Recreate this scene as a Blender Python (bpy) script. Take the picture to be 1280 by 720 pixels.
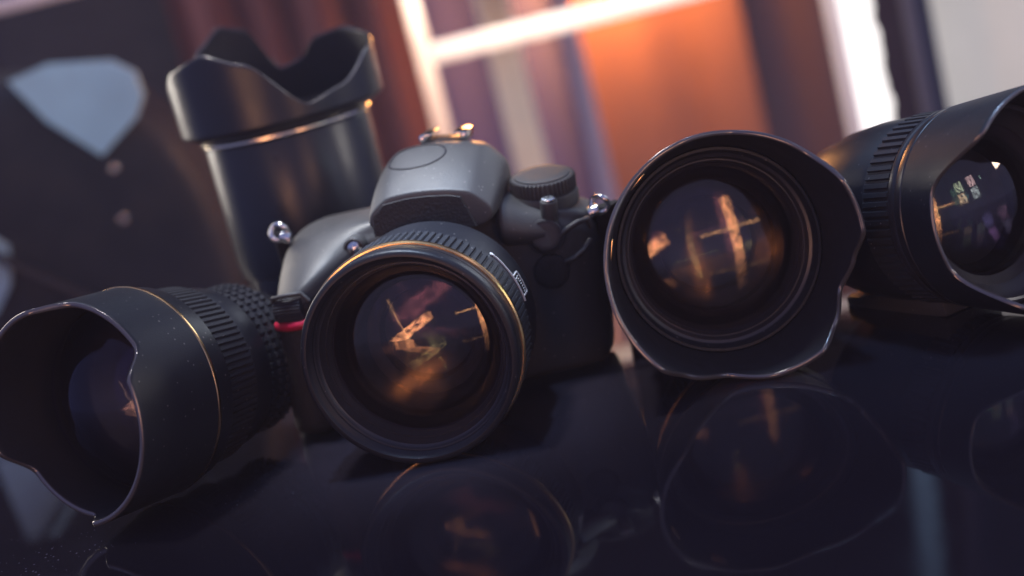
import bpy, bmesh, math, random
from math import sin, cos, pi, radians
from mathutils import Vector, Matrix
random.seed(7)
for o in list(bpy.data.objects): bpy.data.objects.remove(o)
S = bpy.context.scene
COL = S.collection
MM = 0.001

# ------------------------------------------------------------------ camera
cam_d = bpy.data.cameras.new('camera'); cam = bpy.data.objects.new('camera', cam_d); COL.objects.link(cam)
S.camera = cam
cam_d.lens = 60; cam_d.sensor_width = 36; cam_d.sensor_fit = 'HORIZONTAL'
cam_d.clip_start = 0.02; cam_d.clip_end = 50
fwd = Vector((0, cos(radians(12.5)), -sin(radians(12.5))))
right = Vector((1, 0, 0)); up = right.cross(fwd)
roll = radians(14)
r2 = right*cos(roll) - up*sin(roll); u2 = up*cos(roll) + right*sin(roll)
cam.matrix_world = Matrix(((r2.x, u2.x, -fwd.x, 0), (r2.y, u2.y, -fwd.y, 0), (r2.z, u2.z, -fwd.z, 0.2008), (0, 0, 0, 1)))
cam_d.dof.use_dof = True; cam_d.dof.focus_distance = 0.665; cam_d.dof.aperture_fstop = 4.5
S.render.resolution_x = 1024; S.render.resolution_y = 576

# ------------------------------------------------------------------ world and lamps
W = bpy.data.worlds.new('World'); S.world = W; W.use_nodes = True
bg = W.node_tree.nodes['Background']; bg.inputs[0].default_value = (0.21, 0.26, 0.60, 1); bg.inputs[1].default_value = 0.76

def dapple(o, scale, seed, lo=0.35, hi=0.62, stretch=(1, 1, 1)):
    """uneven, noise-broken light over the face of an area lamp"""
    l = o.data; l.use_nodes = True; nt = l.node_tree
    em = nt.nodes['Emission']; g = nt.nodes.new('ShaderNodeNewGeometry'); n = nt.nodes.new('ShaderNodeTexNoise')
    mp = nt.nodes.new('ShaderNodeMapping'); mp.inputs['Location'].default_value = (seed, seed*0.7, 0); mp.inputs['Scale'].default_value = stretch
    n.inputs['Scale'].default_value = scale; n.inputs['Detail'].default_value = 5
    nt.links.new(g.outputs['Parametric'], mp.inputs[0]); nt.links.new(mp.outputs[0], n.inputs['Vector'])
    m = nt.nodes.new('ShaderNodeMapRange'); m.inputs[1].default_value = lo; m.inputs[2].default_value = hi; m.inputs[3].default_value = 0.0; m.inputs[4].default_value = 1.7
    nt.links.new(n.outputs['Fac'], m.inputs[0]); nt.links.new(m.outputs[0], em.inputs['Strength'])
    return o
def look(o, at):
    d = Vector(at) - o.location
    o.rotation_euler = d.to_track_quat('-Z', 'Y').to_euler()
def area(name, loc, at, sx, sy, rad, col, spin=0.0):
    l = bpy.data.lights.new(name, 'AREA'); l.shape = 'RECTANGLE'; l.size = sx; l.size_y = sy
    l.energy = rad*pi*sx*sy; l.color = col
    o = bpy.data.objects.new(name, l); COL.objects.link(o); o.location = loc; look(o, at)
    o.rotation_euler.rotate_axis('Z', spin)
    return o
def spot(name, loc, at, rad, col, cone, size, blend=0.4):
    l = bpy.data.lights.new(name, 'SPOT'); l.energy = rad; l.color = col; l.spot_size = radians(cone); l.spot_blend = blend; l.shadow_soft_size = size
    o = bpy.data.objects.new(name, l); COL.objects.link(o); o.location = loc; look(o, at)
    return o
# cool skylight window high behind the camera gear
area('skylight_lamp', (-0.10, 1.30, 0.80), (-0.0, 0.72, 0.05), 0.70, 0.22, 1.7, (0.62, 0.76, 1.0))
# daylight beam from above that lands on the camera top
spot('daylight_beam_lamp', (-0.16, 0.80, 1.05), (-0.045, 0.735, 0.08), 88, (1.0, 0.97, 0.94), 13, 0.10, 0.6)
spot('blue_fill_lamp', (-0.02, 0.66, 1.0), (-0.038, 0.672, 0.08), 90, (0.50, 0.70, 1.0), 8, 0.05, 0.9)  # added blue spot that brightens the ribs of the camera lens
spot('blue_fill_lamp', (0.30, 0.75, 1.0), (0.20, 0.66, 0.08), 45, (0.42, 0.66, 1.0), 11, 0.08, 0.7)  # added blue spot on the right lens
spot('blue_fill_lamp', (-0.55, 0.45, 0.75), (-0.27, 1.2, 0.13), 5.5, (0.62, 0.90, 1.0), 14, 0.06, 0.9)  # added spot that brightens the pale patches on the bag
# tall windows behind left and behind right, catching rims and the standing lens
area('left_window_lamp', (-0.95, 1.70, 0.35), (-0.1, 0.8, 0.10), 0.22, 0.7, 14.0, (1.0, 0.90, 0.80))
area('right_window_lamp', (0.85, 1.65, 0.60), (0.0, 0.75, 0.08), 0.30, 0.5, 5.0, (0.80, 0.88, 1.0))
area('side_glare_lamp', (0.95, 0.60, 0.32), (-0.09, 0.85, 0.13), 0.12, 0.22, 22, (1.0, 0.93, 0.85))
# warm narrow windows in front, mirrored in the glass of the two front lenses
dapple(area('warm_slit_lamp', (-0.67, -0.46, 0.04), (-0.045, 0.63, 0.05), 1.05, 0.15, 9, (1.0, 0.46, 0.22), radians(28)), 3.0, 1.3, stretch=(3, 1, 1))
dapple(area('warm_cross_lamp', (-0.70, -0.48, 0.09), (-0.045, 0.63, 0.05), 0.025, 1.1, 5, (1.0, 0.62, 0.30), radians(22)), 2.0, 4.1, stretch=(1, 4, 1))
area('soft_front_fill_lamp', (0.55, -0.05, 0.85), (0.0, 0.63, 0.03), 0.25, 0.25, 0.8, (1.0, 0.80, 0.85))  # added soft fill for the lens rim and hood insides
dapple(area('warm_tall_slit_lamp', (0.50, -0.60, 0.14), (0.085, 0.62, 0.05), 0.11, 0.85, 9, (1.0, 0.48, 0.22)), 3.0, 2.7, stretch=(1, 3, 1))
dapple(area('warm_transom_lamp', (0.50, -0.60, 0.20), (0.085, 0.62, 0.05), 0.8, 0.03, 5, (1.0, 0.60, 0.28)), 2.5, 5.2, stretch=(4, 1, 1))
for k, (dx, dz, c) in enumerate(((-0.06, 0.06, (0.7, 1.0, 0.75)), (0.07, 0.06, (1.0, 0.8, 0.95)), (-0.06, -0.07, (1.0, 0.85, 0.6)), (0.07, -0.07, (0.6, 0.85, 1.0)))):
    dapple(area('side_reflection_lamp', (0.76+dx, 0.08+dx, 0.22+dz), (0.19, 0.64, 0.05), 0.10, 0.11, 5, c), 4.0, k*3.1, 0.38, 0.66)  # coloured lamps added to give the right lens glass a reflection
# added lamps: orange flare glow over the background, white light on the crossbar
def point(name, loc, e, col, size):
    l = bpy.data.lights.new(name, 'POINT'); l.energy = e; l.color = col; l.shadow_soft_size = size
    o = bpy.data.objects.new(name, l); COL.objects.link(o); o.location = loc; return o
area('orange_glow_lamp', (0.19, 1.865, 0.135), (0.188, 1.96, 0.09), 0.06, 0.04, 250, (1.0, 0.42, 0.10))  # unseen lamp, added to stand in for the orange lens flare
area('white_bar_lamp', (0.10, 1.355, 0.162), (0.10, 1.412, 0.095), 0.32, 0.02, 20, (1.0, 0.91, 0.82))  # unseen strip lamp close by, added to whiten the crossbar
point('flare_glow_lamp', (0.04, 1.20, 0.165), 1.7, (1.0, 0.42, 0.13), 0.03)  # unseen lamp, added to spread the flare's orange tint through the air

S.view_settings.view_transform = 'Standard'; S.view_settings.look = 'None'
S.view_settings.exposure = 0; S.view_settings.gamma = 1
S.render.engine = 'CYCLES'
S.cycles.use_denoising = True
S.cycles.max_bounces = 8; S.cycles.transparent_max_bounces = 16
S.cycles.caustics_reflective = False; S.cycles.caustics_refractive = False
S.cycles.sample_clamp_indirect = 4

# ------------------------------------------------------------------ materials
def mat(name, col, rough=0.5, metal=0.0, spec=0.5, bump=0.0, bscale=900, dirt=0.0, coat=0.0, tint=None, emit=None, estr=0):
    m = bpy.data.materials.new(name); m.use_nodes = True
    nt = m.node_tree; b = nt.nodes['Principled BSDF']
    b.inputs['Base Color'].default_value = (*col, 1); b.inputs['Roughness'].default_value = rough
    b.inputs['Metallic'].default_value = metal; b.inputs['Specular IOR Level'].default_value = spec
    b.inputs['Coat Weight'].default_value = coat
    tc = nt.nodes.new('ShaderNodeTexCoord')
    n2 = nt.nodes.new('ShaderNodeTexNoise'); n2.inputs['Scale'].default_value = 38; n2.inputs['Detail'].default_value = 6
    nt.links.new(tc.outputs['Object'], n2.inputs['Vector'])
    # uneven gloss
    mr = nt.nodes.new('ShaderNodeMapRange'); mr.inputs[1].default_value = 0.3; mr.inputs[2].default_value = 0.7
    mr.inputs[3].default_value = max(0.02, rough*0.82); mr.inputs[4].default_value = min(1, rough*1.2)
    nt.links.new(n2.outputs['Fac'], mr.inputs[0]); nt.links.new(mr.outputs[0], b.inputs['Roughness'])
    # colour grain
    mx = nt.nodes.new('ShaderNodeMix'); mx.data_type = 'RGBA'
    mx.inputs['A'].default_value = (*[c*0.85 for c in col], 1); mx.inputs['B'].default_value = (*[min(1, c*1.18) for c in col], 1)
    nt.links.new(n2.outputs['Fac'], mx.inputs['Factor'])
    out = mx.outputs['Result']
    if dirt > 0:
        v = nt.nodes.new('ShaderNodeTexVoronoi'); v.inputs['Scale'].default_value = 260; v.inputs['Randomness'].default_value = 1
        nt.links.new(tc.outputs['Object'], v.inputs['Vector'])
        n3 = nt.nodes.new('ShaderNodeTexNoise'); n3.inputs['Scale'].default_value = 60
        nt.links.new(tc.outputs['Object'], n3.inputs['Vector'])
        a = nt.nodes.new('ShaderNodeMath'); a.operation = 'MULTIPLY'; a.inputs[1].default_value = 0.16
        nt.links.new(n3.outputs['Fac'], a.inputs[0])
        l = nt.nodes.new('ShaderNodeMath'); l.operation = 'LESS_THAN'
        nt.links.new(v.outputs['Distance'], l.inputs[0]); nt.links.new(a.outputs[0], l.inputs[1])
        s2 = nt.nodes.new('ShaderNodeMath'); s2.operation = 'MULTIPLY'; s2.inputs[1].default_value = dirt
        nt.links.new(l.outputs[0], s2.inputs[0])
        m2 = nt.nodes.new('ShaderNodeMix'); m2.data_type = 'RGBA'; m2.inputs['B'].default_value = (0.35, 0.33, 0.32, 1)
        nt.links.new(out, m2.inputs['A']); nt.links.new(s2.outputs[0], m2.inputs['Factor']); out = m2.outputs['Result']
    nt.links.new(out, b.inputs['Base Color'])
    if bump > 0:
        n = nt.nodes.new('ShaderNodeTexNoise'); n.inputs['Scale'].default_value = bscale; n.inputs['Detail'].default_value = 3
        nt.links.new(tc.outputs['Object'], n.inputs['Vector'])
        bp = nt.nodes.new('ShaderNodeBump'); bp.inputs['Strength'].default_value = bump; bp.inputs['Distance'].default_value = 0.0006
        nt.links.new(n.outputs['Fac'], bp.inputs['Height']); nt.links.new(bp.outputs['Normal'], b.inputs['Normal'])
    if emit:
        b.inputs['Emission Color'].default_value = (*emit, 1); b.inputs['Emission Strength'].default_value = estr
    return m

def glass(name, tint, ior=1.5, rough=0.02, gain=1.0):
    m = bpy.data.materials.new(name); m.use_nodes = True; nt = m.node_tree
    for n in list(nt.nodes): nt.nodes.remove(n)
    o = nt.nodes.new('ShaderNodeOutputMaterial'); mix = nt.nodes.new('ShaderNodeMixShader')
    t = nt.nodes.new('ShaderNodeBsdfTransparent'); g = nt.nodes.new('ShaderNodeBsdfGlossy')
    g.inputs['Color'].default_value = (*tint, 1)
    tc = nt.nodes.new('ShaderNodeTexCoord'); n2 = nt.nodes.new('ShaderNodeTexNoise')
    n2.inputs['Scale'].default_value = 55; n2.inputs['Detail'].default_value = 5; n2.inputs['Distortion'].default_value = 0.6
    nt.links.new(tc.outputs['Object'], n2.inputs['Vector'])
    mr = nt.nodes.new('ShaderNodeMapRange'); mr.inputs[1].default_value = 0.45; mr.inputs[2].default_value = 0.75
    mr.inputs[3].default_value = rough; mr.inputs[4].default_value = rough*3+0.02
    nt.links.new(n2.outputs['Fac'], mr.inputs[0]); nt.links.new(mr.outputs[0], g.inputs['Roughness'])
    f = nt.nodes.new('ShaderNodeFresnel'); f.inputs['IOR'].default_value = ior
    mu = nt.nodes.new('ShaderNodeMath'); mu.operation = 'MULTIPLY'; mu.inputs[1].default_value = gain
    nt.links.new(f.outputs[0], mu.inputs[0]); nt.links.new(mu.outputs[0], mix.inputs[0])
    nt.links.new(t.outputs[0], mix.inputs[1]); nt.links.new(g.outputs[0], mix.inputs[2]); nt.links.new(mix.outputs[0], o.inputs[0])
    return m

M = dict(
    shell=mat('black_satin_plastic', (0.050, 0.050, 0.053), 0.50, bump=0.25, bscale=1500, dirt=0.5),
    barrel=mat('black_barrel_enamel', (0.013, 0.014, 0.020), 0.38, spec=0.36, bump=0.12, bscale=1800, dirt=0.4),
    hood=mat('black_hood_plastic', (0.012, 0.014, 0.021), 0.44, spec=0.36, bump=0.15, bscale=1500, dirt=0.3),
    flock=mat('black_hood_lining', (0.018, 0.018, 0.024), 0.70, spec=0.3, bump=0.3, bscale=2500),
    rubber=mat('black_rubber', (0.024, 0.026, 0.034), 0.55, spec=0.4, bump=0.25, bscale=2200, dirt=0.7),
    leather=mat('grip_rubber', (0.020, 0.019, 0.022), 0.60, spec=0.35, bump=0.9, bscale=900),
    gloss=mat('glossy_black_enamel', (0.016, 0.017, 0.024), 0.32),
    edge=mat('polished_hood_edge', (0.16, 0.15, 0.15), 0.20, metal=0.6),
    thread=mat('black_anodised_metal', (0.028, 0.028, 0.036), 0.32, metal=0.2),
    gold=mat('gold_band', (0.80, 0.50, 0.22), 0.22, metal=1.0),
    pale=mat('pale_gold_band', (0.85, 0.74, 0.58), 0.25, metal=1.0),
    chrome=mat('bright_steel', (0.75, 0.74, 0.72), 0.16, metal=1.0),
    red=mat('red_lacquer', (0.50, 0.012, 0.05), 0.35),
    white=mat('white_print', (0.75, 0.75, 0.75), 0.5),
    deep=mat('lens_interior_black', (0.014, 0.012, 0.020), 0.6, spec=0.2),
    glassA=glass('coated_front_glass', (1.0, 0.80, 0.66), 1.55, 0.03, 1.4),
    glassL=glass('bulging_front_glass', (0.80, 0.75, 1.0), 1.4, 0.05, 0.9),
    glassB=glass('amber_coated_element', (1.0, 0.62, 0.36), 1.45, 0.10, 0.9),
    glassC=glass('violet_coated_element', (0.75, 0.45, 1.0), 1.5, 0.05, 0.35),
    glassG=glass('green_coated_element', (0.55, 0.95, 0.75), 1.5, 0.02, 0.3),
    window=mat('index_window', (0.02, 0.02, 0.02), 0.1),
)

# ------------------------------------------------------------------ helpers
def tag(o, label=None, cat=None, group=None, kind=None):
    if label: o['label'] = label
    if cat: o['category'] = cat
    if group: o['group'] = group
    if kind: o['kind'] = kind
    return o
def empty(name, mw):
    o = bpy.data.objects.new(name, None); COL.objects.link(o); o.matrix_world = mw; o.empty_display_size = 0.02
    return o
def mesh(name, verts, faces, m, parent=None, sharp=35, scale=MM, mats=None, fmat=None):
    me = bpy.data.meshes.new(name)
    me.from_pydata([tuple(c*scale for c in v) for v in verts], [], faces)
    bm = bmesh.new(); bm.from_mesh(me); bmesh.ops.recalc_face_normals(bm, faces=bm.faces); bm.to_mesh(me); bm.free()
    for p in me.polygons: p.use_smooth = True
    me.set_sharp_from_angle(angle=radians(sharp))
    if mats:
        for x in mats: me.materials.append(x)
        for i, p in enumerate(me.polygons): p.material_index = fmat[i]
    else: me.materials.append(m)
    o = bpy.data.objects.new(name, me); COL.objects.link(o)
    if parent: o.parent = parent
    return o
def lathe(name, prof, m, parent, n=128, cx=0, cy=0, closed=False, sharp=35):
    v = []; f = []
    k = len(prof)
    for i in range(n):
        a = 2*pi*i/n
        for r, z in prof: v.append((cx+r*cos(a), cy+r*sin(a), z))
    for i in range(n):
        j = (i+1) % n
        for q in range(k if closed else k-1):
            q2 = (q+1) % k
            f.append((i*k+q, j*k+q, j*k+q2, i*k+q2))
    return mesh(name, v, f, m, parent, sharp)
def cap(name, r, z, R, m, parent, n=96, rings=14, sign=1):
    """shallow spherical glass surface, apex at z, bulging along sign"""
    v = [(0, 0, z)]; f = []
    for k in range(1, rings+1):
        rr = r*k/rings; zz = z - sign*(R - math.sqrt(R*R-rr*rr))
        for i in range(n):
            a = 2*pi*i/n; v.append((rr*cos(a), rr*sin(a), zz))
    for i in range(n):
        f.append((0, 1+i, 1+(i+1) % n))
        for k in range(rings-1):
            a0 = 1+k*n
            f.append((a0+i, a0+(i+1) % n, a0+n+(i+1) % n, a0+n+i))
    return mesh(name, v, f, m, parent, 180)
def ribbed(name, r, z0, z1, count, depth, m, parent, duty=0.6, rows=None, taper=0):
    """grip ring: raised ribs along the axis; rows splits the ribs into rows of studs"""
    if rows is None: rows = [(z0+0.8, z1-0.8)]
    zs = [(z0, 0), ]
    for a, b in rows: zs += [(a, 0), (a+0.35, 1), (b-0.35, 1), (b, 0)]
    zs += [(z1, 0)]
    v = []; f = []; per = []
    for i in range(count):
        for fr, h in ((0.0, 0), (1-duty-0.08, 0), (1-duty+0.08, 1), (0.96, 1)):
            per.append(((i+fr)/count*2*pi, h))
    n = len(per); k = len(zs)
    for a, h in per:
        for z, q in zs:
            rr = r - depth*(1-h*q) + taper*(z-z0)/(z1-z0); v.append((rr*cos(a), rr*sin(a), z))
    for i in range(n):
        j = (i+1) % n
        for q in range(k-1): f.append((i*k+q, j*k+q, j*k+q+1, i*k+q+1))
    return mesh(name, v, f, m, parent, 25)
def hood(name, z0, r0, flare, Lf, m, parent, thick=1.8, n=240, ns=14, lining=None):
    """petal hood: outer wall, rounded rim and inner wall; length depends on the angle"""
    v = []; f = []; fm = []
    def rad(s): return r0 + flare*s
    prof_n = None
    for i in range(n):
        a = 2*pi*i/n; L = Lf(a)
        pts = [(rad(L*q/ns), L*q/ns) for q in range(ns)]
        pts += [(rad(L)-0.02, L-0.5), (rad(L)-0.35, L-0.12), (rad(L)-thick*0.5, L), (rad(L)-thick+0.35, L-0.12), (rad(L)-thick, L-0.5)]
        pts += [(rad(L*q/ns)-thick, L*q/ns) for q in range(ns-1, -1, -1)]
        prof_n = len(pts)
        for r, z in pts: v.append((r*cos(a), r*sin(a), z0+z))
    k = prof_n
    for i in range(n):
        j = (i+1) % n
        for q in range(k):
            q2 = (q+1) % k
            f.append((i*k+q, j*k+q, j*k+q2, i*k+q2)); fm.append(0 if q < ns else (2 if q < ns+4 else 1))
    return mesh(name, v, f, m, parent, 50, mats=[m, lining or M['flock'], M['edge']], fmat=fm)
def sstep(x, a, b):
    t = max(0, min(1, (x-a)/(b-a))); return t*t*(3-2*t)
def box(name, c, s, m, parent=None, rot=None, bev=0.0, scale=MM, seg=2):
    bm = bmesh.new(); bmesh.ops.create_cube(bm, size=1)
    for v in bm.verts: v.co = Vector((v.co.x*s[0], v.co.y*s[1], v.co.z*s[2]))
    if bev > 0: bmesh.ops.bevel(bm, geom=bm.edges[:], offset=bev, segments=seg, affect='EDGES', profile=0.5)
    R = rot.to_3x3() if rot else Matrix.Identity(3)
    for v in bm.verts: v.co = (R @ v.co + Vector(c))*scale
    me = bpy.data.meshes.new(name); bm.to_mesh(me); bm.free()
    for p in me.polygons: p.use_smooth = True
    me.set_sharp_from_angle(angle=radians(40))
    me.materials.append(m); o = bpy.data.objects.new(name, me); COL.objects.link(o)
    if parent: o.parent = parent
    return o
def tube(name, pts, r, m, parent, seg=10, closed=False, flat=1.0):
    """round bar along points"""
    v = []; f = []; P = [Vector(p) for p in pts]; n = len(P)
    for i, p in enumerate(P):
        a = P[(i-1) % n] if (closed or i > 0) else P[i]; b = P[(i+1) % n] if (closed or i < n-1) else P[i]
        t = (b-a).normalized(); ref = Vector((0, 0, 1)) if abs(t.z) < 0.9 else Vector((1, 0, 0))
        x = t.cross(ref).normalized(); y = t.cross(x).normalized()
        for k in range(seg):
            q = 2*pi*k/seg; v.append(tuple(p + x*(r*cos(q)) + y*(r*flat*sin(q))))
    for i in range(n if closed else n-1):
        j = (i+1) % n
        for k in range(seg): f.append((i*seg+k, i*seg+(k+1) % seg, j*seg+(k+1) % seg, j*seg+k))
    if not closed:
        f.append(tuple(range(seg))); f.append(tuple(range((n-1)*seg, n*seg)))
    return mesh(name, v, f, m, parent, 50)
def cyl(name, c, axis, r, h, m, parent, n=48, bev=0.4, knurl=0, kd=0.5, top=None):
    """short turned knob: centre of its foot c, direction axis"""
    ax = Vector(axis).normalized(); q = Vector((0, 0, 1)).rotation_difference(ax)
    v = []; f = []; prof = [(r, 0), (r, h-bev), (r-bev*0.3, h-bev*0.3), (r-bev, h), (r*0.6, h), (0.01, h)]
    nn = knurl*4 if knurl else n
    for i in range(nn):
        a = 2*pi*i/nn; d = kd if (knurl and (i % 4) in (0, 1)) else 0
        for jx, (rr, z) in enumerate(prof):
            x = rr - (d if jx < 3 else (d*0.5 if jx == 3 else 0)); p = q @ Vector((x*cos(a), x*sin(a), z)) + Vector(c); v.append(tuple(p))
    k = len(prof)
    for i in range(nn):
        j = (i+1) % nn
        for s in range(k-1): f.append((i*k+s, j*k+s, j*k+s+1, i*k+s+1))
    return mesh(name, v, f, m, parent, 30)
def loft(name, stations, m, parent, sub=2, mats=None, rowmat=None, crease=None):
    v = []; f = []; fm = []; k = len(stations[0]); n = len(stations)
    for s in stations: v += s
    for i in range(n-1):
        for q in range(k):
            f.append((i*k+q, i*k+(q+1) % k, (i+1)*k+(q+1) % k, (i+1)*k+q)); fm.append(rowmat(i, q) if rowmat else 0)
    f.append(tuple(range(k))); f.append(tuple(range((n-1)*k, n*k))); fm += [0, 0]
    o = mesh(name, v, f, m, parent, 180, mats=mats, fmat=fm)
    if sub:
        s = o.modifiers.new('sub', 'SUBSURF'); s.levels = sub; s.render_levels = sub
    return o
def frame(front, yaw, elev, length, rollz=0):
    """matrix of a lens whose front centre, aim and length are given; local z runs to its front"""
    d = Vector((-sin(yaw)*cos(elev), -cos(yaw)*cos(elev), sin(elev)))
    x = Vector((0, 0, 1)).cross(d).normalized(); y = d.cross(x)
    R = Matrix(((x.x, y.x, d.x), (x.y, y.y, d.y), (x.z, y.z, d.z))) @ Matrix.Rotation(rollz, 3, 'Z')
    loc = Vector(front)*MM - d*length*MM
    return Matrix.Translation(loc) @ R.to_4x4()

# ------------------------------------------------------------------ table
table_m = mat('glossy_black_acrylic', (0.014, 0.012, 0.019), 0.08, spec=0.28, dirt=0.0)
def table_material():
    nt = table_m.node_tree; b = nt.nodes['Principled BSDF']
    tc = nt.nodes.new('ShaderNodeTexCoord')
    v = nt.nodes.new('ShaderNodeTexVoronoi'); v.inputs['Scale'].default_value = 330
    n = nt.nodes.new('ShaderNodeTexNoise'); n.inputs['Scale'].default_value = 9; n.inputs['Detail'].default_value = 4
    nt.links.new(tc.outputs['Object'], v.inputs['Vector']); nt.links.new(tc.outputs['Object'], n.inputs['Vector'])
    th = nt.nodes.new('ShaderNodeMapRange'); th.inputs[1].default_value = 0.55; th.inputs[2].default_value = 0.75; th.inputs[3].default_value = 0.0; th.inputs[4].default_value = 0.22
    nt.links.new(n.outputs['Fac'], th.inputs[0])
    l = nt.nodes.new('ShaderNodeMath'); l.operation = 'LESS_THAN'
    nt.links.new(v.outputs['Distance'], l.inputs[0]); nt.links.new(th.outputs[0], l.inputs[1])
    mx = nt.nodes.new('ShaderNodeMix'); mx.data_type = 'RGBA'; mx.inputs['B'].default_value = (0.25, 0.26, 0.32, 1)
    rm = b.inputs['Roughness'].links[0].from_node; rm.inputs[3].default_value = 0.025; rm.inputs[4].default_value = 0.095
    old = b.inputs['Base Color'].links[0].from_socket
    nt.links.new(old, mx.inputs['A']); nt.links.new(l.outputs[0], mx.inputs['Factor']); nt.links.new(mx.outputs['Result'], b.inputs['Base Color'])
table_material()
T = empty('table', Matrix.Translation((0, 0.55, -0.75)))
tag(T, 'glossy black table that mirrors the camera and lenses standing on it', 'table')
box('tabletop', (0, 0, 738), (1700, 960, 24), table_m, T, bev=3)
for sx in (-1, 1):
    for sy in (-1, 1): box('leg', (sx*780, sy*420, 363), (45, 45, 726), M['thread'], T, bev=3)

def table_fn(pts):
    """smooth periodic curve through (degrees, value) pairs"""
    pts = sorted(pts); n = len(pts)
    def fn(a):
        d = math.degrees(a) % 360
        for i in range(n):
            a0, v0 = pts[i]; a1, v1 = pts[(i+1) % n]
            if i == n-1: a1 += 360
            dd = d if d >= a0 or i < n-1 else d+360
            if a0 <= dd <= a1 or (i == n-1 and d < pts[0][0]):
                if dd < a0: dd += 360
                t = (dd-a0)/(a1-a0); t = t*t*(3-2*t)*0.6+t*0.4
                return v0+(v1-v0)*t
        return pts[0][1]
    return fn
# ------------------------------------------------------------------ lenses
def front_glass(P, r, z, deepen, big=1.0):
    lathe('inner_barrel', [(r+0.4, z-1), (r*0.93, z-6), (r*0.90, z-12), (r*0.72, z-deepen), (0.01, z-deepen-2)], M['deep'], P)

def dslr():
    # local x right, y up, z towards the viewer; origin at the lens mount
    d = Vector((-45.2+26.8, 633-715, 0)).normalized()
    yaw = math.atan2(-d.x, -d.y)
    R0 = frame((-26.8, 715, 43.2), yaw, 0.0, 0, 0)
    root = empty('dslr_camera', R0 @ Matrix.Rotation(radians(-7), 4, 'Z'))
    tag(root, 'black camera with grey-lit top and red-striped grip, lens towards the viewer', 'camera')
    # body
    tab = [(-77, 20, -20, -6, 6, -9, -36), (-75, 27, -19, 10, 6, 11, -40), (-70, 32, -16, 23, 9, 25, -43), (-62, 35, -13, 27, 14, 29, -45),
           (-55, 36, -11, 24, 19, 26.5, -45), (-47, 37, -9, 16, 24, 19, -45), (-39, 38, -7, 5, 29, 8, -45), (-31, 38, -5, 0, 33, 2.5, -45), (-10, 38, -4, 0, 34.5, 2, -45),
           (15, 38, -4, 0, 34.5, 2, -45), (32, 38, -4, 0, 34, 2, -45), (46, 37, -6, -1, 32, 1, -45), (56, 35, -8, -4, 30, -2, -44), (62, 32, -12, -9, 26, -7, -42), (65, 24, -18, -16, 19, -15, -38)]
    st = []
    for x, top, tz, cz, cy, fz, rz in tab:
        bt = (-42.6 + x*sin(radians(7)))/cos(radians(7))
        st.append([(x, bt, rz+2), (x, bt+2, rz), (x, 8, rz), (x, top-5, rz), (x, top-0.5, rz+3.5), (x, top, tz),
                   (x, (top+cy)/2+1.8, (tz+cz)/2+1.5), (x, cy+0.9, cz-0.6), (x, cy-0.9, cz+0.6), (x, cy-4, fz), (x, -8, fz), (x, bt+4, fz-1), (x, bt, fz-5)])
    loft('body', st, None, root, 2, mats=[M['shell'], M['leather']], rowmat=lambda i, q: 1 if (q in (9, 10, 11) and i < 6) else 0)
    # prism housing with brow
    def half(pts, z): return [(x, y, z) for x, y in pts] + [(-x, y, z) for x, y in reversed(pts) if x > 0.01]
    def sec(w, y0, y1, w2, y2, w3, y3):   # half outline with tight corners so the facets stay flat
        def mixp(a, b, t): return (a[0]+(b[0]-a[0])*t, a[1]+(b[1]-a[1])*t)
        A0, B0, C0, D0 = (w, y0), (w*0.985, y1), (w2, y2), (w3, y3)
        return [A0, mixp(A0, B0, 0.82), mixp(B0, C0, 0.14), mixp(B0, C0, 0.86), mixp(C0, D0, 0.16), D0, (0, y3+0.4)]
    ps = [(17.2, sec(25.6, 35, 43.0, 17.5, 49.8, 9, 51.0)), (16.8, sec(26.6, 34, 43.8, 18.0, 50.6, 9, 51.9)), (15.6, sec(27, 34, 44.2, 18.3, 51.2, 9, 52.6)),
          (8, sec(28, 33, 47.5, 19.0, 55.2, 10, 56.8)), (-2, sec(28.5, 33, 51.0, 19.5, 59.6, 10, 61.6)),
          (-13, sec(28.5, 33, 54.0, 19.5, 63.6, 10, 65.2)), (-17, sec(28.4, 33, 54.6, 19.5, 64.0, 10, 65.6)), (-28, sec(28, 33, 54.5, 19, 63.0, 10, 64.8)),
          (-40, sec(26, 33, 51, 17, 60, 9, 62)), (-47, sec(22, 33, 46, 15, 54, 8, 56))]
    housing = loft('prism_housing', [half(p, z) for z, p in ps], M['shell'], root, 2)
    bpy.context.view_layer.update(); hev = housing.evaluated_get(bpy.context.evaluated_depsgraph_get())
    # dark face under the brow with rounded outline, a little proud
    fp = [(-24.6, 34.5), (-24.8, 42), (-19.5, 47.8), (-9, 49.6), (0, 50), (9, 49.6), (14, 48.6), (19.5, 35.5)]
    v = []; 
    for z, k in ((15.5, 1), (17.6, 1), (18.0, 0.97)):
        for x, y in fp: v.append(((x+2)*k-2, (y-41)*k+41, z))
    n = len(fp); f = [tuple(range(2*n, 3*n))]
    for a in range(2):
        for i in range(n): f.append((a*n+i, a*n+(i+1) % n, (a+1)*n+(i+1) % n, (a+1)*n+i))
    mesh('brow_panel', v, f, M['leather'], root, 30)
    # shoulder fairing between prism and dial
    sh = []
    for x, h, zf in ((24, 46, 8), (30, 42, 6), (37, 39.5, 4), (45, 38, 2), (52, 36.5, 0)):
        sh.append([(x, 20, zf+2), (x, h-10, zf+2.5), (x, h-3, zf-1), (x, h, zf-9), (x, h, -34), (x, 20, -38)])
    loft('shoulder', sh, M['shell'], root, 2)
    # oval inset on top of the prism
    pts = []
    for i in range(48):
        a = 2*pi*i/48; x = -8+12.5*cos(a); z = -7+9.5*sin(a)
        hit, hp, _, _ = hev.ray_cast(Vector((x, 120, z))*MM, Vector((0, -1, 0)))
        h = hp.y/MM if hit else 60
        pts.append((x, h+0.05, z))
    tube('seam', pts, 0.38, M['deep'], root, 6, closed=True)
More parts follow.
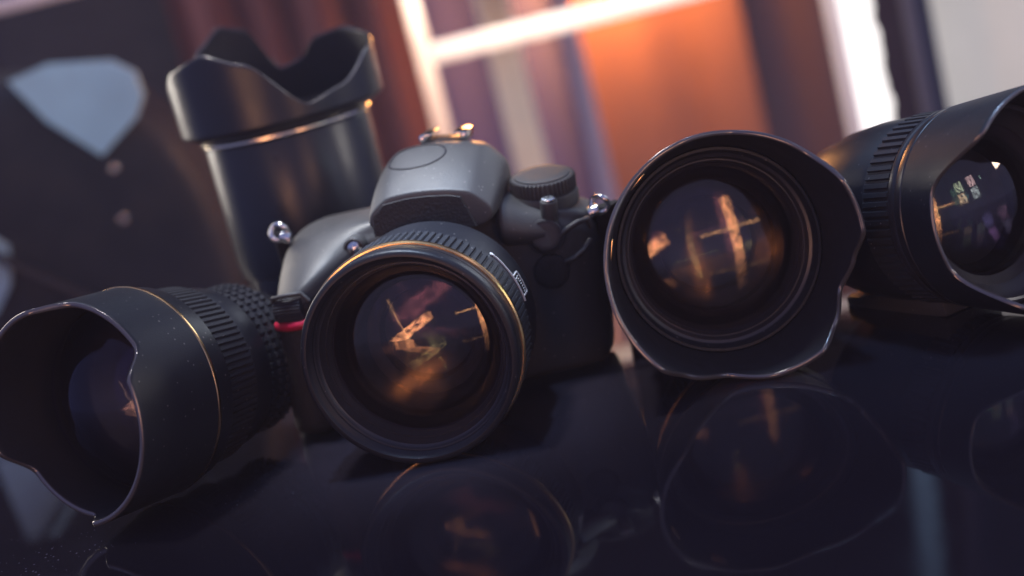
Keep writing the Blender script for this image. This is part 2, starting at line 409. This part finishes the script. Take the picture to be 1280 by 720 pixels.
    # hot shoe
    hs = box('hot_shoe', (0, 64.6, -34), (20, 1.6, 18), M['thread'], root, bev=0.3)
    for sx in (-1, 1):
        box('rail', (sx*9.2, 67.0, -33), (3.0, 3.4, 17), M['chrome'], hs, bev=0.9)
        box('rail_lip', (sx*7.0, 68.4, -33), (4.4, 1.0, 17), M['chrome'], hs, bev=0.3)
    # mode dial
    cyl('dial_base', (43, 36, -17), (0, 1, 0.12), 14.7, 6, M['shell'], root, bev=1.2)
    dl = cyl('mode_dial', (43, 42.3, -16.2), (0, 1, 0.15), 14.2, 6.2, M['shell'], root, bev=1.0, knurl=46, kd=0.9)
    cyl('dial_cap', (43, 48.3, -15.3), (0, 1, 0.15), 11.9, 0.9, M['shell'], dl, n=96, bev=0.4)
    # small release knob and sync socket cover
    kb = cyl('release_button', (47, 33, 0), (0.05, 1, 0.25), 3.7, 8.2, M['shell'], root, bev=1.0)
    cyl('button_cap', (47.4, 41.0, 2.0), (0.05, 1, 0.25), 3.0, 1.0, M['chrome'], kb, bev=0.5)
    sk = cyl('socket_cover', (44.5, 25.5, -1), (0.1, 0.1, 1), 6.6, 5.0, M['shell'], root, bev=1.1)
    lathe('cover_rim', [(7.6, 1), (7.6, 3.4), (6.9, 3.8), (6.7, 3.0)], M['shell'], sk, 64, 44.5, 25.5)
    cyl('lower_socket_cover', (45, 10, -1), (0.1, 0.0, 1), 7.6, 3.6, M['leather'], root, bev=1.1)
    tube('side_loop', [(50, 25, 2), (54, 28, 3), (59, 30.5, 2), (62.5, 31, -1), (63.5, 27, -3)], 1.3, M['shell'], root)
    tube('side_loop', [(52, 14, 2), (56, 15.5, 3.5), (60.5, 19, 2.5), (63, 22, -1)], 1.2, M['shell'], root)
    # strap eyelets
    for sx, yy, zz in ((-1, 31.5, -12), (1, 31.5, -14)):
        e = cyl('eyelet_post', (sx*(62 if sx > 0 else 71), yy-1, zz), (sx, 0.35, 0), 2.6, 4.5, M['chrome'], root, bev=0.5)
        cx = sx*(66.5 if sx > 0 else 75.5)
        tube('eyelet', [(cx+3.7*cos(t*pi/10), yy+2.3+3.7*sin(t*pi/10), zz+1.2*sin(t*pi/5)) for t in range(20)], 1.15, M['chrome'], e, 10, closed=True)
        tube('strap', [(cx, yy+1, zz-2), (cx+sx*2, yy-6, zz-8), (cx+sx*5, yy-22, zz-18), (cx+sx*7, yy-46, zz-24), (cx+sx*12, yy-66-sx*7, zz-34), (cx+sx*24, yy-70-sx*9, zz-60)] if sx > 0 else [(cx, yy+1, zz-2), (cx-1.5, yy-5, zz-6), (cx-2, yy-14, zz-12), (cx-1, yy-30, zz-16)], 8.0 if sx > 0 else 3.2, M['leather'], e, 12, flat=0.2 if sx > 0 else 0.35)
    # self-timer lamp
    lp = lathe('front_lamp', [(5.2, 0), (5.0, 7.5), (4.2, 8.2), (3.6, 7.4)], M['shell'], root, 48, -37.0, 28.0)
    q = lathe('lamp_glass', [(3.6, 7.2), (3.2, 8.0), (2.2, 8.7), (1.0, 9.1), (0.01, 9.2)], M['chrome'], lp, 48, -37.0, 28.0)
    # front command dial with slot, and the red stripe
    cyl('front_dial', (-69.5, 7.2, 22.6), (1, 0.10, 0.16), 5.6, 13, M['rubber'], root, bev=0.8, knurl=26, kd=0.7)
    tube('dial_hood', [(-71.5, 10.5, 22), (-70, 13.4, 26.0), (-64, 14.8, 28.5), (-57, 15.2, 27.5), (-54, 11.5, 27.0)], 1.0, M['shell'], root, 10)
    rs = []
    for i in range(13):
        t = i/12; x = -72.6+20.6*t; y = 0.2 + 1.2*t + 1.8*t*t; z = 20.0 + 9.6*sin(pi*(0.06+0.62*t))
        rs.append([(x, y+2.3, z-2), (x, y+2.1, z+0.7), (x, y, z+1.6), (x, y-2.0, z+0.7), (x, y-2.3, z-2)])
    loft('red_stripe', rs, M['red'], root, 1)
    # ---------------- mounted lens
    L = bpy.data.objects.new('lens_barrel', None)
    prof = [(31, -2), (33, 0.5), (33.4, 5), (35.5, 9), (36.5, 13), (40.3, 23), (41.2, 27), (41.4, 51), (40.8, 51.6)]
    lb = lathe('lens_barrel', prof, M['barrel'], root, 160)
    ribbed('focus_ring', 43.2, 52, 70.5, 96, 1.0, M['rubber'], lb, duty=0.62)
    lathe('gold_ring', [(41.8, 70.4), (43.3, 70.6), (43.8, 71.1), (43.8, 72.8), (43.2, 73.3), (41.8, 73.4)], M['gold'], lb, 192)
    prof = [(42.0, 73.0), (42.6, 73.4), (42.6, 76.5), (42.0, 76.8), (42.0, 77.3), (42.7, 77.6), (42.9, 82.4), (42.5, 83.4), (41.6, 84), (40.4, 84), (39.9, 83.5)]
    z = 83.0
    for i in range(6): prof += [(39.6, z), (39.1, z-0.35)]; z -= 0.75
    prof += [(38.9, 78.4), (38.3, 78.2), (38.0, 77.8)]
    lathe('front_rim', prof, M['barrel'], lb, 192)
    lathe('front_cone', [(38.0, 77.8), (37.4, 77.0), (37.0, 76.8), (36.2, 74.6), (35.6, 73.0), (35.2, 73.1), (34.6, 71.4), (34.0, 70.6), (33.7, 69.2)], M['thread'], lb, 192)
    cap('front_glass', 33.9, 76.8, 70, M['glassA'], lb)
    cap('inner_glass', 28.5, 63.0, 80, M['glassB'], lb, sign=-1)
    cap('inner_glass', 24.0, 56.0, 120, M['glassC'], lb, sign=1)
    cap('inner_glass', 18.0, 45.0, 60, M['glassG'], lb, sign=-1)
    lathe('inner_barrel', [(33.7, 69.4), (30.5, 64), (29.0, 61), (27.5, 60), (25.2, 57), (24.2, 52), (19.5, 50), (18.5, 44), (12, 40), (0.01, 38)], M['deep'], lb, 128)
    # scale window and index line, right shoulder of the barrel
    w = bpy.data.objects.new
    def curved(name, a0, a1, z0, z1, r, m, par):
        v = []; f = []; k = 9
        for i in range(k):
            a = radians(a0+(a1-a0)*i/(k-1))
            for rr, z in ((r-0.6, z0), (r, z0), (r, z1), (r-0.6, z1)): v.append((rr*cos(a), rr*sin(a), z))
        for i in range(k-1):
            for q2 in range(3): f.append((i*4+q2, (i+1)*4+q2, (i+1)*4+q2+1, i*4+q2+1))
        f.append((0, 1, 2, 3)); f.append((k*4-4, k*4-3, k*4-2, k*4-1))
        return mesh(name, v, f, m, par, 40)
    A = 21
    sw = curved('scale_window', A-5, A+7, 36, 43.5, 41.9, M['window'], lb)
    for a, b, z0, z1 in ((A-5.6, A-4.9, 36.6, 43.8), (A+6.9, A+7.4, 36.6, 43.8), (A-5.6, A+7.4, 36.2, 36.7), (A-8, A+24, 44.2, 44.75)):
        curved('window_line', a, b, z0, z1, 42.05, M['white'], sw)
    cyl('index_dot', (41.5*cos(radians(A+24)), 41.5*sin(radians(A+24)), 44.8), (cos(radians(A+24)), sin(radians(A+24)), 0), 0.9, 0.5, M['white'], lb, n=16, bev=0.1)
    for i in range(7):
        a = A-4+i*1.5
        curved('scale_tick', a, a+0.45, 38.2+(i % 2)*0.6, 40.8, 42.02, M['white'], sw)
    curved('index_mark', A+4.5, A+5.3, 41.2, 43.2, 42.03, M['white'], sw)
    bpy.data.objects.remove(L)
    return root
dslr()

def big_lens():
    mw = frame((85.5, 624, 51.5), radians(-0.5), radians(6), 165, 0)
    root = empty('zoom_lens', mw)
    tag(root, 'large black lens with scalloped hood facing the viewer, right of the camera', 'lens')
    lathe('lens_barrel', [(0.01, 14), (27, 14), (29, 14.5), (30, 22), (33, 34), (36, 46), (37, 62)], M['barrel'], root, 128)
    ribbed('zoom_ring', 38.5, 62, 92, 84, 0.9, M['rubber'], root)
    lathe('gold_ring', [(40.5, 92), (42.2, 92.4), (42.2, 94), (40.5, 94.4)], M['gold'], root, 160)
    lathe('front_barrel', [(40.5, 94), (42, 95), (42, 116), (41.4, 117), (40.3, 117), (39.9, 116.5)] +
          [(39.6-0.4*(i % 2), 116.1-0.45*i) for i in range(9)] + [(38.8, 111.8)], M['barrel'], root, 160)
    lathe('front_cone', [(38.8, 111.8), (37.6, 111.4), (37.4, 110.6), (36.9, 109.8), (36.4, 108.6), (36.0, 108.6), (35.6, 107.4), (35.0, 106.6), (34.8, 105.0)], M['thread'], root, 160)
    cap('front_glass', 35.0, 110.0, 110, M['glassA'], root)
    cap('inner_glass', 29.0, 98.0, 85, M['glassB'], root, sign=-1)
    cap('inner_glass', 26.0, 92.0, 110, M['glassC'], root, sign=1)
    cap('inner_glass', 19.0, 80.0, 70, M['glassG'], root, sign=-1)
    lathe('inner_barrel', [(34.8, 105.2), (31, 102), (29.5, 98), (27, 96), (26.5, 90), (20.5, 86), (19.5, 79), (12, 74), (0.01, 72)], M['deep'], root, 128)
    Lf = table_fn([(358, 41), (22, 42), (43, 34), (76, 28), (102, 32), (130, 34), (154, 39), (171, 40), (199, 43), (222, 46), (236, 36), (256, 26), (278, 36), (300, 40), (314, 32), (329, 22), (345, 30)])
    h = hood('lens_hood', 116.5, 44.0, 0.165, Lf, M['hood'], root, thick=2.0)
    lathe('hood_collar', [(42.0, 104), (44.2, 104.6), (44.6, 106), (44.6, 116.6), (43.5, 117), (42.2, 116.8)], M['hood'], h, 160)
    # two small polished catches inside the hood on the upper left
    for a in (128, 163):
        ar = radians(a); rr = 46.6; R = Matrix.Rotation(ar, 4, 'Z')
        c = Vector((rr*cos(ar), rr*sin(ar), 143))
        box('hood_catch', c, (1.2, 8.5, 3.2), M['gold'], h, rot=R, bev=0.4)
    return root
big_lens()

def left_lens():
    mw = frame((-184, 645, 50.5), radians(35), radians(7), 142, 0)
    root = empty('zoom_lens', mw)
    tag(root, 'black lens at left with thin gold ring and hood pointing left', 'lens')
    lathe('lens_barrel', [(0.01, 22), (25, 22), (28, 23), (30, 30), (31.4, 34)], M['barrel'], root, 128)
    ribbed('focus_ring', 33.5, 34, 55, 54, 1.1, M['rubber'], root, rows=[(35.2+i*4.8, 38.3+i*4.8) for i in range(4)])
    lathe('collar', [(32.6, 55), (35.4, 55.6), (35.8, 58), (36.6, 66), (36.4, 67)], M['barrel'], root, 128)
    ribbed('zoom_ring', 38.4, 67, 86, 88, 1.0, M['rubber'], root, taper=1.6)
    lathe('front_barrel', [(39.4, 86), (41.8, 87), (42.8, 92), (43.2, 96.4)], M['barrel'], root, 160)
    lathe('gold_ring', [(43.0, 96.4), (44.1, 96.5), (44.3, 96.9), (44.3, 97.7), (44.0, 98.0), (43.0, 98.1)], M['gold'], root, 192)
    def Lf(a):
        c = cos(2*(a-radians(58)))
        return 42 - 12*sstep(c, 0.12, 0.72)
    hood('lens_hood', 98.0, 44.0, 0.005, Lf, M['hood'], root, thick=2.3)
    lathe('front_cone', [(40.3, 98.2), (39, 104), (38, 105), (36, 103), (35, 102)], M['deep'], root, 128)
    cap('front_glass', 38, 128, 46, M['glassL'], root)
    cap('inner_glass', 28, 108, 60, M['glassC'], root)
    cap('inner_glass', 24, 98, 80, M['glassB'], root, sign=-1)
    lathe('inner_barrel', [(35.5, 103), (30, 100), (27, 96), (18, 90), (0.01, 86)], M['deep'], root, 128)
left_lens()

def right_lens():
    mw = frame((203, 619, 46.5), radians(-27), radians(5), 116, 0) @ Matrix.Scale(1.05, 4)
    root = empty('zoom_lens', mw)
    tag(root, 'black lens at right with ribbed ring, its hood pointing right', 'lens')
    lathe('lens_barrel', [(0.01, 0), (26, 0), (30, 1), (31, 8), (33.4, 16), (35.6, 32), (36.2, 49), (35.8, 51)], M['barrel'], root, 128)
    ribbed('zoom_ring', 37.0, 51, 67, 66, 1.0, M['rubber'], root)
    lathe('collar', [(36, 67), (37.6, 67.4), (38.0, 70), (37.6, 71), (38.2, 72), (38.4, 75), (37.6, 76)], M['thread'], root, 128)
    def Lf(a):
        c = cos(2*(a-radians(90)))
        return 18 + 22*sstep(c, -0.80, 0.25)
    hood('lens_hood', 76.0, 38.6, 0.10, Lf, M['hood'], root, thick=1.7)
    lathe('front_rim', [(36.9, 80), (36.9, 88), (36.0, 88.4), (35, 88)] + [(34.9-0.4*(i % 2), 87.6-0.5*i) for i in range(8)] + [(33.5, 83), (31, 81), (30, 80)], M['thread'], root, 160)
    cap('front_glass', 31, 84, 55, M['glassA'], root)
    cap('inner_glass', 24, 76, 40, M['glassG'], root)
    cap('inner_glass', 22, 66, 60, M['glassC'], root, sign=-1)
    lathe('inner_barrel', [(30.5, 80), (25, 76), (22, 66), (12, 60), (0.01, 58)], M['deep'], root, 128)
    box('gap_block', (0, -35.5, 30), (30, 9, 58), M['shell'], root, bev=2)  # added block that covers the bright gap under the barrel
right_lens()

def standing_lens():
    mw = Matrix.Translation((-0.089, 0.850, 0.0)) @ Matrix.Rotation(radians(20), 4, 'Z')
    root = empty('standing_lens', mw)
    tag(root, 'tall black lens standing upright with petal hood, behind the camera', 'lens')
    lathe('lens_barrel', [(0.01, 0), (32, 0), (33.5, 1), (34, 30), (37.5, 40), (38.5, 48), (38.5, 52)], M['gloss'], root, 128)
    ribbed('focus_ring', 35.2, 8, 28, 80, 0.9, M['rubber'], root)
    lathe('front_barrel', [(38.5, 52), (40.5, 53), (41.5, 60), (41.5, 118), (41.0, 119)], M['gloss'], root, 128)
    lathe('metal_ring', [(41, 119.8), (42.5, 119.9), (42.8, 120.3), (42.8, 121.3), (42.5, 121.7), (41, 121.8)], M['pale'], root, 160)
    lathe('hood_collar', [(41, 122), (43, 122.6), (50, 126.0), (51, 128)], M['gloss'], root, 160)
    Lf = table_fn([(a-20, l) for a, l in ((20, 28), (45, 32), (64, 30), (78, 20), (90, 18), (106, 42), (120, 46), (136, 38), (155, 16), (185, 22), (212, 33), (240, 38), (262, 30), (290, 5), (312, 9), (345, 22))])
    hood('lens_hood', 127.5, 51.0, 0.02, Lf, M['gloss'], root, thick=2.0)
    lathe('inner_barrel', [(49, 128), (42, 124), (40, 118), (34, 116), (30, 114), (0.01, 112)], M['deep'], root, 128)
    cap('front_glass', 36, 120, 90, M['glassA'], root)
standing_lens()

# ------------------------------------------------------------------ background
plain = lambda n, c, r=0.7, **k: mat(n, c, r, **k)
def slab(name, x0, x1, z0, z1, y, t, m, parent=None, bev=1.5):
    return box(name, ((x0+x1)/2, y+t/2, (z0+z1)/2), (x1-x0, t, z1-z0), m, parent, bev=bev)
cream = plain('cream_painted_metal', (0.80, 0.70, 0.60), 0.5)
whitep = plain('white_painted_metal', (0.86, 0.84, 0.82), 0.45)
dark = plain('dark_wall_paint', (0.030, 0.026, 0.040), 0.8)
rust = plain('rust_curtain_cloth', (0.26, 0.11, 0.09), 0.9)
violet = plain('violet_curtain_cloth', (0.12, 0.11, 0.30), 0.9)
navy = plain('navy_curtain_cloth', (0.035, 0.045, 0.09), 0.9)
greyb = plain('blue_grey_paint', (0.12, 0.12, 0.17), 0.7)
FL = -750
fl = box('floor', (0, 1100, FL-20), (5000, 4000, 40), plain('dark_floor', (0.03, 0.028, 0.035), 0.5)); tag(fl, kind='structure')
wl = slab('wall', -2500, 2500, FL, 1500, 2100, 40, dark); tag(wl, kind='structure')
def drape(name, x0, x1, z0, z1, y, amp, wave, m, label, cat='curtain', group=None):
    n = max(8, int((x1-x0)/wave*8)); v = []; f = []
    for j, th in enumerate((0, 3)):
        for i in range(n+1):
            x = x0+(x1-x0)*i/n; yy = y+th+amp*sin(x/wave*2*pi)+amp*0.4*sin(x/wave*3.7+1)
            v += [(x, yy, z0), (x, yy, z1)]
    o = (n+1)*2
    for i in range(n):
        f.append((2*i, 2*i+2, 2*i+3, 2*i+1)); f.append((o+2*i, o+2*i+2, o+2*i+3, o+2*i+1))
        f.append((2*i, 2*i+2, o+2*i+2, o+2*i)); f.append((2*i+1, 2*i+3, o+2*i+3, o+2*i+1))
    f.append((0, 1, o+1, o)); f.append((2*n, 2*n+1, o+2*n+1, o+2*n))
    c = mesh(name, v, f, m, None, 60); return tag(c, label, cat, group)
drape('curtain', -300, -38, FL+5, 600, 1960, 10, 60, plain('maroon_curtain_cloth', (0.16, 0.05, 0.055), 0.9), 'dark red curtain left of the cream upright')
drape('curtain', -36, 128, FL+5, 600, 1975, 6, 90, violet, 'violet curtain behind the broad pale stripe')
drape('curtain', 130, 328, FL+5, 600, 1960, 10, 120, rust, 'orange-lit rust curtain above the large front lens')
drape('curtain', 330, 440, FL+5, 600, 1966, 8, 90, plain('plum_curtain_cloth', (0.10, 0.055, 0.08), 0.9), 'dim plum curtain left of the bright white window pane')

fr = empty('window_frame', Matrix.Translation((0, 1.41, FL*MM)))
tag(fr, 'cream metal window frame with a bright white crossbar', 'window frame')
slab('upright', -31, -17, 0, 898, 0, 14, cream, fr)
slab('crossbar', -17, 560, 836, 853, 2, 12, whitep, fr)
vl = slab('blocker', -36, 320, 149, 900, 1400, 240, plain('blocker_black', (0.008, 0.007, 0.011), 0.9, spec=0.1), bev=3); tag(vl, 'dark cupboard added out of view so the table mirrors black', 'blocker')  # unseen board, added to darken what the table reflects
slab('upright', 308, 319, 0, 898, 0, 14, whitep, fr)
p2 = slab('pole', 33, 66, FL, 700, 1700, 26, cream, bev=8); tag(p2, 'broad pale blurred pole behind the camera prism', 'pole')
p3 = slab('pole', 118, 136, FL, 700, 1830, 16, plain('lavender_paint', (0.36, 0.32, 0.48)), bev=6); tag(p3, 'faint lavender pole above the mode dial', 'pole')
# bright opening on the right with a ragged cloth edge
gl = slab('window_pane', 322, 378, FL+5, 300, 1450, 4, mat('daylit_pane', (0.8, 0.8, 0.8), 0.4, emit=(1.0, 0.95, 0.9), estr=1.6)); tag(gl, 'brilliant white window pane right of the large front lens', 'window')
up_ = slab('window_pane', 322, 378, 304, 700, 1450, 4, mat('streak_glow', (0.1, 0.1, 0.12), 0.4, emit=(0.40, 0.62, 1.0), estr=0.55)); tag(up_, 'dim blue glowing slab added out of view, mirrored as a streak at lower right', 'window')  # unseen slab, added so the table mirrors a dim blue streak
def ragged():
    v = []; f = []; n = 220; x1 = 372
    for y in (1424, 1428):
        for i in range(n+1):
            z = FL+5+(700-FL-5)*i/n; x = 349+1.0*sin(z*0.13)+0.8*sin(z*0.31+1)+ random.uniform(-0.6, 0.6)
            v += [(x, y, z), (x1, y, z)]
    o = 2*(n+1)
    for i in range(n):
        f.append((2*i, 2*i+1, 2*i+3, 2*i+2)); f.append((o+2*i, o+2*i+1, o+2*i+3, o+2*i+2))
        f.append((2*i, 2*i+2, o+2*i+2, o+2*i)); f.append((2*i+1, 2*i+3, o+2*i+3, o+2*i+1))
    f.append((0, 1, o+1, o)); f.append((2*n, 2*n+1, o+2*n+1, o+2*n))
    tag(mesh('curtain', v, f, plain('black_plum_cloth', (0.03, 0.02, 0.035), 0.9), None, 30), 'narrow blackish curtain with ragged edge beside the white pane', 'curtain')
ragged()
g = slab('post', 373, 384, FL, 700, 1420, 14, greyb, bev=3); tag(g, 'blue-grey post right of the ragged dark curtain', 'post')
g = slab('post', 385, 397, FL, 700, 1424, 16, navy, bev=3); tag(g, 'navy post at the left edge of the beige panel', 'post')
bp = slab('beige_panel', 399, 700, FL, 260, 1460, 12, mat('beige_glowing_panel', (0.60, 0.56, 0.50), 0.8, emit=(0.95, 0.93, 0.84), estr=0.31)); tag(bp, 'beige panel in the upper right corner, brightened by an added glow', 'wall panel')  # emission added to the panel in place of light on a wall
# left: dark sideboard with a black bag, pale patches standing in for daylight
sb = box('sideboard', (-420, 1280, -395), (520, 340, 710), plain('black_lacquer', (0.02, 0.018, 0.026), 0.5), bev=4); tag(sb, 'black sideboard behind the table at left', 'sideboard')
bar = box('shelf_rail', (-420, 1415, 216), (290, 12, 12), whitep, bev=2); tag(bar, 'pale metal rail crossing the upper left corner', 'rail')
def bag():
    root = empty('camera_bag', Matrix.Translation((-0.315, 1.27, -0.04)))
    tag(root, 'black padded bag with pale blue patches standing in for daylight, far left background', 'bag')
    nyl = plain('black_nylon', (0.018, 0.016, 0.024), 0.7, bump=0.5, bscale=600)
    st = []
    for y, k in ((-70, 0.90), (-66, 0.97), (-40, 1.0), (40, 1.0), (66, 0.97), (70, 0.9)):
        pr = [(-150, 0), (-155, 60), (-150, 150), (-120, 205), (-40, 215), (60, 195), (112, 150), (128, 80), (125, 10), (110, 0)]
        st.append([(x*k, y, z*k) for x, z in pr])
    loft('shell', st, nyl, root, 2)
    pale = plain('pale_blue_daylight', (0.50, 0.70, 0.76), 0.8)  # pale colour stands in for daylight seen through gaps
    for pts in ([(12, 203), (40, 208), (84, 200), (98, 188), (99, 172), (90, 158), (60, 138), (30, 170)], [(-60, 138), (-40, 112), (-22, 92), (-28, 66), (-44, 48), (-80, 40), (-80, 134)]):
        v = [(x, -74, z) for x, z in pts]+[(x, -66, z) for x, z in pts]; n = len(pts)
        f = [tuple(range(n)), tuple(range(n, 2*n))]+[(i, (i+1) % n, n+(i+1) % n, n+i) for i in range(n)]
        mesh('lining', v, f, pale, root, 40)
    for x, z in ((66, 128), (62, 92)):
        tube('buckle', [(x+2.6*cos(t*pi/8), -76, z+1.8*sin(t*pi/8)) for t in range(16)], 0.8, M['chrome'], root, 8, closed=True)
    tube('strap', [(-80, -78, 150), (-30, -84, 90), (30, -84, 40), (80, -80, 10)], 9, nyl, root, 10, flat=0.3)
bag()

# ------------------------------------------------------------------ thin haze volume, added to lift the blacks
hm = bpy.data.materials.new('veil_haze'); hm.use_nodes = True; nt = hm.node_tree
for n in list(nt.nodes): nt.nodes.remove(n)
ho = nt.nodes.new('ShaderNodeOutputMaterial'); hv = nt.nodes.new('ShaderNodeVolumePrincipled')
hv.inputs['Color'].default_value = (0.80, 0.78, 0.95, 1); hv.inputs['Density'].default_value = 0.028
nt.links.new(hv.outputs[0], ho.inputs['Volume'])
hz = box('haze', (0, 850, -100), (5600, 4600, 3300), hm); tag(hz, kind='stuff')
